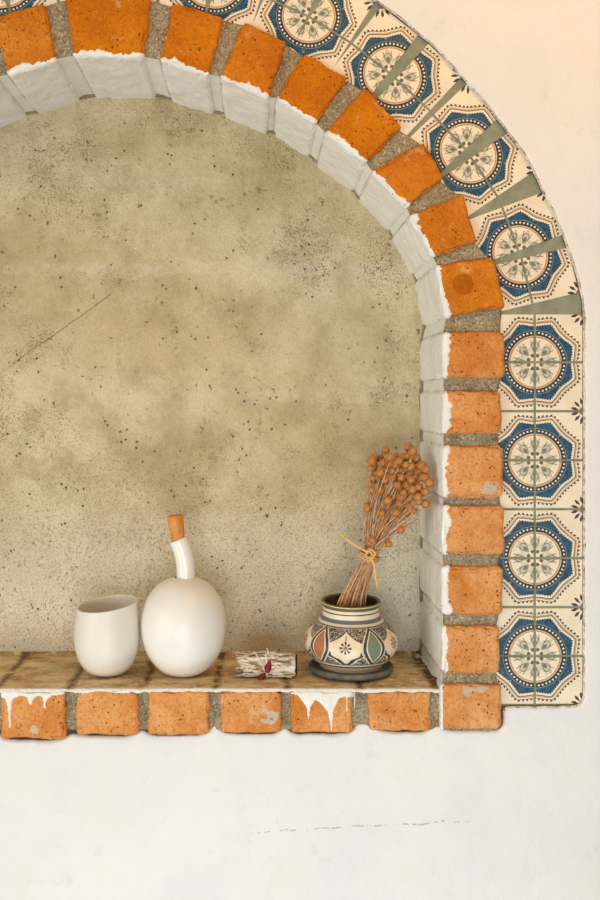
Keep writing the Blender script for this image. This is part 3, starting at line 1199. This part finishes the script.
# ------------------------------------------------------------------ bottle
by_ = .067
s = PXM * (D + by_) / D
bot = empty('ceramic_bottle', at(183.6, by_))
tag(bot, 'white ball-shaped bottle with a bent neck and a cork', 'bottle')
bb = MB()
z0b = ZC - 0
zb = lambda py: ZC + (VY - py) * s - LEDGE
H0 = zb(676.0)
bp = [(.3, 0), (13, 0), (17, .6), (24, 5), (31, 12.5), (37.2, 23), (41.2, 36), (42.5, 49), (41.6, 61), (38.4, 73), (33, 83), (26, 91), (18, 96), (10.4, 98.6),
      (9.2, 99.0)]
bp = catmull(np.array(bp) * s * np.array([1, 96 / 99.0]), 4)
lathe(bb, bp, 96, (0, 0, .0014), cap0=True)
bb.build('body', m_ceramic('satin_white_glaze', (232, 228, 219), (237, 233, 225), .36), bot)
nk = MB()
X_ = lambda px: (px - 183.6) * s
topz = 674
path = catmull([(X_(185.3), 0, (topz - 583) * s), (X_(185.8), 0, (topz - 572) * s), (X_(184.6), 0, (topz - 560) * s), (X_(181.8), 0, (topz - 549) * s),
                (X_(178.0), 0, (topz - 539.5) * s)], 8)
rr = np.interp(np.linspace(0, 1, len(path)), [0, .08, .2, 1], [10.6, 9.5, 9.1, 9.0]) * s
tube(nk, path, rr, 40)
nk.build('neck', m_ceramic('glossy_white_glaze', (232, 228, 219), (236, 233, 226), .22), bot)
ck = MB()
cpath = np.array([(X_(178.3), 0, (topz - 542) * s), (X_(177.6), 0, (topz - 535) * s), (X_(175.2), 0, (topz - 517) * s), (X_(175.0), 0, (topz - 515.6) * s), (X_(174.95), 0, (topz - 515.2) * s)])
tube(ck, cpath, np.array([6.6, 6.9, 8.2, 8.1, 7.6]) * s, 32)
ck.build('stopper', m_simple('cork', (196, 124, 54), (216, 148, 78), 110, .8, .6, stretch=(1, 1, .45)), bot)

# ------------------------------------------------------------------ saucer, pot
vy_ = .083
s = PXM * (D + vy_) / D
sau = MB()
so_ = at(351.0, vy_)
sp = catmull(np.array([(.0005, .0), (.055, 0), (.063, .001), (.0665, .004), (.0668, .0085), (.0655, .0102), (.0625, .0104), (.060, .0088), (.05, .0078), (.0005, .0076)]), 4)
sp[:, 0] = np.maximum(sp[:, 0], .0004)
lathe(sau, sp, 80, (0, 0, .0014), cap0=True)


def m_stone():
    t = NT('dark_volcanic_stone', .85, .25)
    g = t.obj()
    c = t.mix(t.ss(t.noise(g, 60, 4), .3, .7), lin((92, 94, 86)), lin((122, 122, 112)))
    pit = t.ss(t.vor(g, 260), .28, .15) * t.ss(t.noise(g, 110, 2), .45, .6)
    c = t.mix(pit, c, lin((28, 28, 24)))
    t.bump(t.noise(g, 300, 3) - pit, .8, .0015)
    return t.col(c)


sauo = sau.build('saucer', m_stone())
sauo.location = tuple(so_)
tag(sauo, 'dark grey pitted stone saucer under the patterned pot', 'saucer')

pot = empty('painted_pot', so_ + np.array([0, 0, .0094]))
tag(pot, 'squat cream pot painted with slate-blue medallions and leaf shapes, green rim', 'pot')
VH = .0985
pp = np.array([(.001, 0), (.046, 0), (.0485, .001), (.050, .004), (.0565, .0085), (.066, .0165), (.0735, .0275), (.0758, .036), (.0742, .046), (.068, .057), (.0575, .067),
               (.0492, .0735), (.0462, .079), (.0458, .086), (.0462, .092), (.0478, .0955), (.0482, .0972), (.0474, .0985), (.0452, .0985), (.0432, .0968), (.0425, .090), (.0425, .08), (.052, .068),
               (.066, .05), (.07, .036), (.055, .014), (.001, .008)])
pv = catmull(pp, 4)
pv[:, 0] = np.maximum(pv[:, 0], .0004)
top_i = int(np.argmax(pv[:, 1]))
vs = pv[:, 1] / VH
pm = MB()


def potwarp(p):
    p = p.copy()
    w = np.clip(p[:, 2] / VH, 0, 1) ** 2.5
    p[:, 2] += w * (.0050 + p[:, 1] * .055)
    return p


oi_ = 17 * 4
pv = pv * np.array([.975, 1.0])
lathe(pm, pv[:oi_ - 3], 120, (0, 0, 0), potwarp, cap0=True, vs=np.clip(vs[:oi_ - 3], 0, 1))
pm.build('body', m_vase(), pot)
rimb = MB()
lathe(rimb, pv[oi_ - 4:oi_ + 9], 96, (0, 0, 0), potwarp, cap0=False)
tag(rimb.build('rim', m_simple('olive_rim_glaze', (84, 92, 38), (112, 114, 56), 60, .4, .1), pot), 'olive green rim')
inb = MB()
lathe(inb, pv[oi_ + 8:], 96, (0, 0, 0), potwarp, cap0=False)
inb.build('interior', m_simple('dark_pot_clay', (92, 74, 54), (66, 52, 38), 60, .9, .2), pot)

# ------------------------------------------------------------------ dried flax bunch
fl_base = so_ + np.array([0, 0, .012])
flax = empty('dried_flax_bunch', fl_base)
tag(flax, 'bunch of dried flax with round brown seed pods standing in the painted pot', 'dried flowers')


def fw(px, py, y):
    return P(px, py, y) - fl_base


pods6 = [(240, 65), (390, 45), (380, 110), (310, 115), (305, 165), (375, 165), (445, 125), (145, 140), (145, 185), (150, 255), (215, 155), (205, 220), (240, 265),
         (255, 235), (205, 340), (185, 305), (345, 250), (320, 300), (380, 300), (360, 350), (410, 265), (460, 255), (505, 195), (465, 215), (530, 285), (460, 315),
         (505, 345), (455, 380), (505, 425), (460, 410), (335, 430), (400, 445), (385, 490), (310, 485), (320, 530), (150, 335), (120, 455), (215, 490), (255, 405),
         (430, 470), (345, 205), (405, 225), (290, 250), (260, 170), (500, 250), (420, 75), (410, 180), (330, 140), (270, 115), (480, 170), (440, 190), (345, 380), (420, 330), (285, 205), (190, 250)]
heads = [(350 + a / 6.667, 440 + b / 6.667) for a, b in pods6] + [(372.5, 540), (389, 544), (401, 530), (367, 507), (383, 512)]
m_stem = m_simple('dry_flax_stem', (172, 122, 84), (212, 168, 128), 160, .7, .3)
m_stem2 = m_simple('pale_flax_stem', (196, 152, 114), (226, 194, 156), 160, .7, .3)
m_pod = m_simple('flax_seed_pod', (146, 86, 26), (212, 148, 68), 130, .26, .5, .7)
TIE = (369.0, 556.0, .075)
BASE = (351.0, 604.0, .082)
pod_mesh = None


def pod_geo():
    mb = MB()
    pf = []
    for t in np.linspace(0, 1, 12):
        a = t * PI
        r = math.sin(a) ** .85 * 1.0
        z = -math.cos(a) * 1.02
        pf.append((max(r, .02), z))
    pf.append((.10, 1.18))
    pf.append((.015, 1.5))
    pf = [(.10, -1.12)] + pf
    lathe(mb, pf, 14, (0, 0, 0), warp=lambda p: p * (1 + .035 * np.cos(5 * np.arctan2(p[:, 0], p[:, 1])))[:, None] * np.array([1, 1, 1]))
    # five little sepals hugging the base
    for kx in range(5):
        a = kx * 2 * PI / 5
        pts = catmull([(.1 * math.sin(a), .1 * math.cos(a), -1.05), (.75 * math.sin(a), .75 * math.cos(a), -.82), (1.06 * math.sin(a), 1.06 * math.cos(a), -.25), (1.03 * math.sin(a + .1), 1.03 * math.cos(a + .1), .3)], 4)
        tube(mb, pts, np.linspace(.22, .03, len(pts)), 6, flat=.35)
    return mb


first_pod = None
heads_deep = [(rng.uniform(372, 424), rng.uniform(456, 500)) for _ in range(26)]
N_EXTRA = 26
tips = []
for hx, hy in heads:
    y = np.clip(.060 - (hx - 392) * .0009 - (hy - 490) * .00045 + rng.normal(0, .008), .012, .115)
    if hx > 424:
        y = min(y, .03)
    tips.append((hx, hy, y, True))
for hx, hy in heads_deep:
    tips.append((hx, hy, .078 - (hx - 392) * .0011 + rng.normal(0, .006), True))
for i in range(N_EXTRA):
    hx, hy = rng.uniform(372, 424), rng.uniform(470, 520)
    tips.append((hx, hy, .072 - (hx - 392) * .0009 + rng.normal(0, .01), False))
for i, (hx, hy, hyd, has) in enumerate(tips):
    fan = (hx - 396) / 30.0 + (hy - 490) / 200.0
    tx = TIE[0] + fan * 5.0 + rng.normal(0, 1.6)
    ty = TIE[1] + fan * 2.0
    td = TIE[2] + (hyd - .060) * .13 + rng.normal(0, .0030)
    bxx = BASE[0] + fan * 9.0 + rng.normal(0, 5.0)
    bd = BASE[2] + rng.normal(0, .008)
    bd = min(max(bd, .064), .100)
    bxx = min(max(bxx, 337), 365)
    rr0 = math.hypot((bxx - 351) * .00158, bd - .083)
    if rr0 > .030:
        bxx = 351 + (bxx - 351) * .030 / rr0
        bd = .083 + (bd - .083) * .030 / rr0
    tip = fw(hx, hy, hyd)
    p_t = fw(tx, ty, td)
    p_b = fw(bxx, 605, bd)
    p_l = fw(bxx - 3 + rng.normal(0, 2), 640, .083 + rng.normal(0, .008))
    mid = .5 * (tip + p_t) + np.array([-.004 + rng.normal(0, .0022), rng.normal(0, .003), .005])
    end = tip - np.array([0, 0, .0045])
    path = catmull([p_l, p_b, p_t, mid, end], 7)
    mb = MB()
    tube(mb, path, np.linspace(.00115, .0007, len(path)), 6)
    st = mb.build('stem', m_stem if i % 3 else m_stem2, flax)
    if has:
        d = end - mid
        d = d / np.linalg.norm(d)
        r = (.0061 + rng.normal(0, .0006)) * (1.0 if hy < 505 else .88)
        if first_pod is None:
            first_pod = pod_geo().build('seed_pod', m_pod, st)
            pd = first_pod
        else:
            pd = first_pod.copy()
            COL.objects.link(pd)
            pd.parent = st
        q = Vector(tuple(d + rng.normal(0, .18, 3))).normalized().to_track_quat('Z', 'Y')
        pd.rotation_mode = 'QUATERNION'
        pd.rotation_quaternion = q
        pd.scale = (r, r, r)
        pd.location = tuple(tip)

# raffia tie
m_raf = m_simple('raffia', (204, 160, 92), (226, 188, 124), 200, .7, .3)
rf = MB()
axis = fw(392, 505, .063) - fw(351, 604, .082)
axis /= np.linalg.norm(axis)
ea = np.cross(axis, [0, 1, 0])
ea /= np.linalg.norm(ea)
eb = np.cross(axis, ea)
ct = fw(369.0, 556.0, .075)
th = np.linspace(0, 2 * PI * 3.0, 100)
ring = ct + np.cos(th)[:, None] * ea * .0158 + np.sin(th)[:, None] * eb * .0150 + axis * ((th / (2 * PI) - 1.5) * .0030)[:, None]
tube(rf, ring, .0015, 7, flat=.7)
fr = .056
kn = catmull([fw(365, 552, fr), fw(371, 549.5, fr - .004), fw(375, 554, fr - .004), fw(371, 558.5, fr - .005), fw(366, 556, fr - .004), fw(369, 551, fr - .006), fw(374, 557, fr - .005)], 8)
tube(rf, kn, .0019, 8)
rfo = rf.build('raffia_tie', m_raf, flax)
for pts in ([(369, 553, fr - .005), (358, 547, fr - .006), (349, 541, fr - .004), (339.5, 533.5, fr - .002)],
            [(370, 556, fr - .005), (373.5, 564, fr - .008), (375, 574, fr - .009), (377.5, 588, fr - .010)]):
    e = MB()
    pth = catmull([fw(*p) for p in pts], 8)
    tube(e, pth, np.linspace(.0018, .0021, len(pth)), 8, flat=.6)
    e.build('loose_end', m_raf, rfo)

# ------------------------------------------------------------------ sage bundle
sy_ = .056
s = PXM * (D + sy_) / D
sage = empty('sage_bundle', at(269.5, sy_))
tag(sage, 'small white sage bundle wrapped in string with red petals, lying on the ledge', 'herb bundle')
m_leaf = NT('dried_sage_leaf', .9, .1)
g = m_leaf.obj()
cc = m_leaf.mix(m_leaf.ss(m_leaf.noise(m_leaf.scale(g, (.3, 1, 1)), 130, 4, .65), .36, .6), lin((168, 148, 118)), lin((240, 232, 216)))
cc = m_leaf.mix(m_leaf.ss(m_leaf.noise(g, 320, 3, .6), .62, .72) * .7, cc, lin((84, 64, 40)))
m_leaf.bump(m_leaf.noise(g, 260, 3), .6, .0012)
m_leaf = m_leaf.col(cc)
RS, LS = .0200, .0405
core = MB()
ax_t = np.linspace(-LS, LS, 26)
A = np.linspace(0, 2 * PI, 48, endpoint=False)
pts = []
for a in A:
    for xx in ax_t:
        r_ = RS * (.93 - .06 * (xx / LS) ** 2)
        n_ = vnoise(np.array([[xx * .4, math.cos(a) * RS, math.sin(a) * RS]]), 190, 3)[0]
        r_ = r_ * (1 + .07 * n_)
        pts.append((xx, r_ * math.cos(a), RS + r_ * .88 * math.sin(a) - RS * .1))
core.add(pts, [grid_faces(48, 26, True), np.array([i * 26 for i in range(48)]), np.array([i * 26 + 25 for i in range(48)][::-1])])
# overlapping leaves
for i in range(150):
    a = rng.uniform(0, 2 * PI)
    L_ = rng.uniform(.014, .034)
    w_ = rng.uniform(.0022, .0048)
    xc = rng.uniform(-LS + L_ * .35, LS - L_ * .5)
    if i < 45:
        xc = -LS + rng.uniform(-.001, .010)          # frayed tips on the left
    twist = rng.normal(0, .22)
    lift = rng.uniform(.0, .0022)
    n_ = 9
    P1, P2 = [], []
    for j, t in enumerate(np.linspace(-1, 1, n_)):
        wj = w_ * max(.05, (1 - abs(t) ** 2.2))
        xx = xc + t * L_ / 2
        aa = a + twist * t * .5
        da = wj / RS
        rr_ = RS * 1.0 + lift + .0018 * (t ** 2) * (1.6 if xx < -LS else .4) + .0006 * math.sin(3 * t + i)
        if xx < -LS:
            rr_ *= .96
        for lst, sg in ((P1, -1), (P2, 1)):
            b = aa + sg * da
            lst.append((xx, rr_ * math.cos(b), RS + (rr_ * .88) * math.sin(b) - RS * .1))
    mdl = [(np.array(p) + np.array(q)) / 2 for p, q in zip(P1, P2)]
    mdl = [m + np.array([0, (m[1]) / RS * .0009, (m[2] - RS) / RS * .0009]) for m in mdl]
    inn_ = [(m - np.array([0, m[1] / RS * .0016, (m[2] - RS) / RS * .0016])) for m in mdl]
    V = np.array(P1 + mdl + P2 + inn_)
    V[:, 2] = np.maximum(V[:, 2], .0006)
    f = []
    for j in range(n_ - 1):
        for (c0, c1) in ((0, 1), (1, 2), (2, 3), (3, 0)):
            f.append((c0 * n_ + j, c0 * n_ + j + 1, c1 * n_ + j + 1, c1 * n_ + j))
    core.add(V, [np.array(f)])
child_s = core.build('leaf_roll', m_leaf, sage)
cut = MB()
pts = [(LS * 1.01, 0, RS * .95)]
for a in A:
    pts.append((LS * (1.0 + .02 * math.sin(5 * a)), RS * .92 * math.cos(a), RS * .9 + RS * .82 * math.sin(a)))
pts2 = [(p[0] + .0018, p[1] * .93, (p[2] - RS * .9) * .93 + RS * .9) for p in pts]
V = pts + pts2
f3 = np.array([(49, 49 + 1 + i, 49 + 1 + (i + 1) % 48) for i in range(48)])
f4 = np.array([(1 + i, 1 + (i + 1) % 48, 50 + (i + 1) % 48, 50 + i) for i in range(48)])
cut.add(V, [f3, f4])
tag(cut.build('cut_end', m_simple('scorched_leaf_end', (34, 26, 18), (66, 50, 32), 240, .9, .8), sage), 'dark cut end')
m_str = m_simple('white_cotton_string', (226, 220, 206), (238, 234, 222), 300, .8, .3)


def wrap(xa, xb, turns, ph, r=.0008):
    mb = MB()
    th = np.linspace(0, 2 * PI * turns, int(60 * turns))
    t = th / th[-1]
    rr_ = RS + .0032
    xx = xa + (xb - xa) * (.5 - .5 * np.cos(PI * 2 * t * max(1, turns / 2)))
    z = RS * .9 + rr_ * .9 * np.sin(th + ph)
    pts = np.stack([xx, rr_ * np.cos(th + ph), np.maximum(z, .0012)], -1)
    tube(mb, pts, r, 6)
    return mb


sg = MB()
for a_, b_ in ((-.006, -.001), (-.003, -.004), (-.026, .010), (.008, -.016)):
    th = np.linspace(.15, 2 * PI - .4, 60)          # round the front, under and up the back
    w_ = np.clip(th / PI, 0, 1)
    xx = a_ + (b_ - a_) * np.where(th < PI, th / PI, 1 - (th - PI) / PI * .5)
    rr_ = RS + .0028
    pts = np.stack([xx, -rr_ * np.sin(th), RS * .9 + rr_ * .9 * np.cos(th)], -1)
    pts[:, 2] = np.maximum(pts[:, 2], .0015)
    tube(sg, pts, .00085, 6)
# loose string end standing up
tube(sg, catmull([(-.001, -RS * .5, RS * 1.7), (-.002, -RS * .3, RS * 2.0), (-.004, -RS * .2, RS * 2.2)], 6), .0008, 6)
sg.build('string', m_str, sage)
m_pet = m_simple('red_petal', (122, 12, 34), (168, 26, 52), 120, .6, .3)
for (cx, cz, ang_, ln, wd, yy) in ((-.0005, .0220, 1.35, .0210, .0062, -.0262), (-.0100, .0062, 1.0, .0150, .0062, -.0275)):
    e = MB()
    V = []
    n_ = 10
    for t in np.linspace(0, 1, n_):
        w_ = wd * math.sin(PI * min(1, t * .85 + .12)) ** .8 * (1 - .55 * t)
        for sgn_, dy in ((-1, .0006), (0, -.0008), (1, .0006), (0, .0004)):
            lx = (t - .5) * ln
            ly = sgn_ * w_
            V.append((cx + lx * math.cos(ang_) - ly * math.sin(ang_), yy + dy + .0016 * math.sin(4 * t), cz + lx * math.sin(ang_) + ly * math.cos(ang_)))
    V = np.array(V)
    V[:, 2] = np.maximum(V[:, 2], .001)
    f = [(4 * j + c, 4 * j + 4 + c, 4 * j + 4 + (c + 1) % 4, 4 * j + (c + 1) % 4) for j in range(n_ - 1) for c in range(4)]
    e.add(V, [np.array(f), np.array([0, 1, 2, 3]), np.array([4 * n_ - 1, 4 * n_ - 2, 4 * n_ - 3, 4 * n_ - 4])])
    e.build('petal', m_pet, sage)
sage.rotation_euler = (0, 0, math.radians(-3))

# ------------------------------------------------------------------ light
W = bpy.data.worlds.new('daylight')
SC.world = W
W.use_nodes = True
nt = W.node_tree
nt.nodes.clear()
wo = nt.nodes.new('ShaderNodeOutputWorld')
bg = nt.nodes.new('ShaderNodeBackground')
bg.inputs[0].default_value = (1.0, .94, .84, 1)
bg.inputs[1].default_value = .32
nt.links.new(bg.outputs[0], wo.inputs[0])


def area(name, loc, target, size, power, col, sy=None):
    l = bpy.data.lights.new(name, 'AREA')
    l.shape = 'RECTANGLE'
    l.size = size
    l.size_y = sy or size
    l.energy = power
    l.color = col
    o = bpy.data.objects.new(name, l)
    COL.objects.link(o)
    o.location = loc
    o.rotation_euler = (Vector(target) - Vector(loc)).to_track_quat('-Z', 'Y').to_euler()
    return o


area('window_daylight', (-2.5, -2.0, 1.10), (.0, 0, 1.3), 2.0, 47, (1.0, .95, .86))
area('low_cool_fill', (.1, -.8, .32), (.1, 0, .95), .8, 2.3, (.70, .88, 1.0), .4)  # added fill lamp below the frame, cools and brightens the lower wall
area('front_fill', (.0, -2.3, .80), (.1, 0, 1.0), 1.1, 25, (.96, .98, 1.0))  # added frontal fill to lift the niche; no doorway is known there
area('warm_top_fill', (.6, -.75, 2.7), (.4, 0, 1.9), .5, 7.6, (1.0, .47, .06))  # added lamp that tints the upper wall warm; no porch fitting known

# ------------------------------------------------------------------ camera
cam = bpy.data.cameras.new('camera')
co = bpy.data.objects.new('camera', cam)
COL.objects.link(co)
co.location = (0, -D, ZC)
co.rotation_euler = (PI / 2, 0, 0)
cam.sensor_fit = 'VERTICAL'
cam.sensor_height = 36
cam.lens = 36 * (D / PXM) / 900
cam.shift_x = (300 - VX) / 900
cam.shift_y = -(450 - VY) / 900
cam.clip_start = .05
SC.camera = co
vs_ = SC.view_settings
vs_.view_transform = 'Standard'
vs_.look = 'None'
vs_.exposure = 0.0
vs_.gamma = 1.0
vs_.use_curve_mapping = False
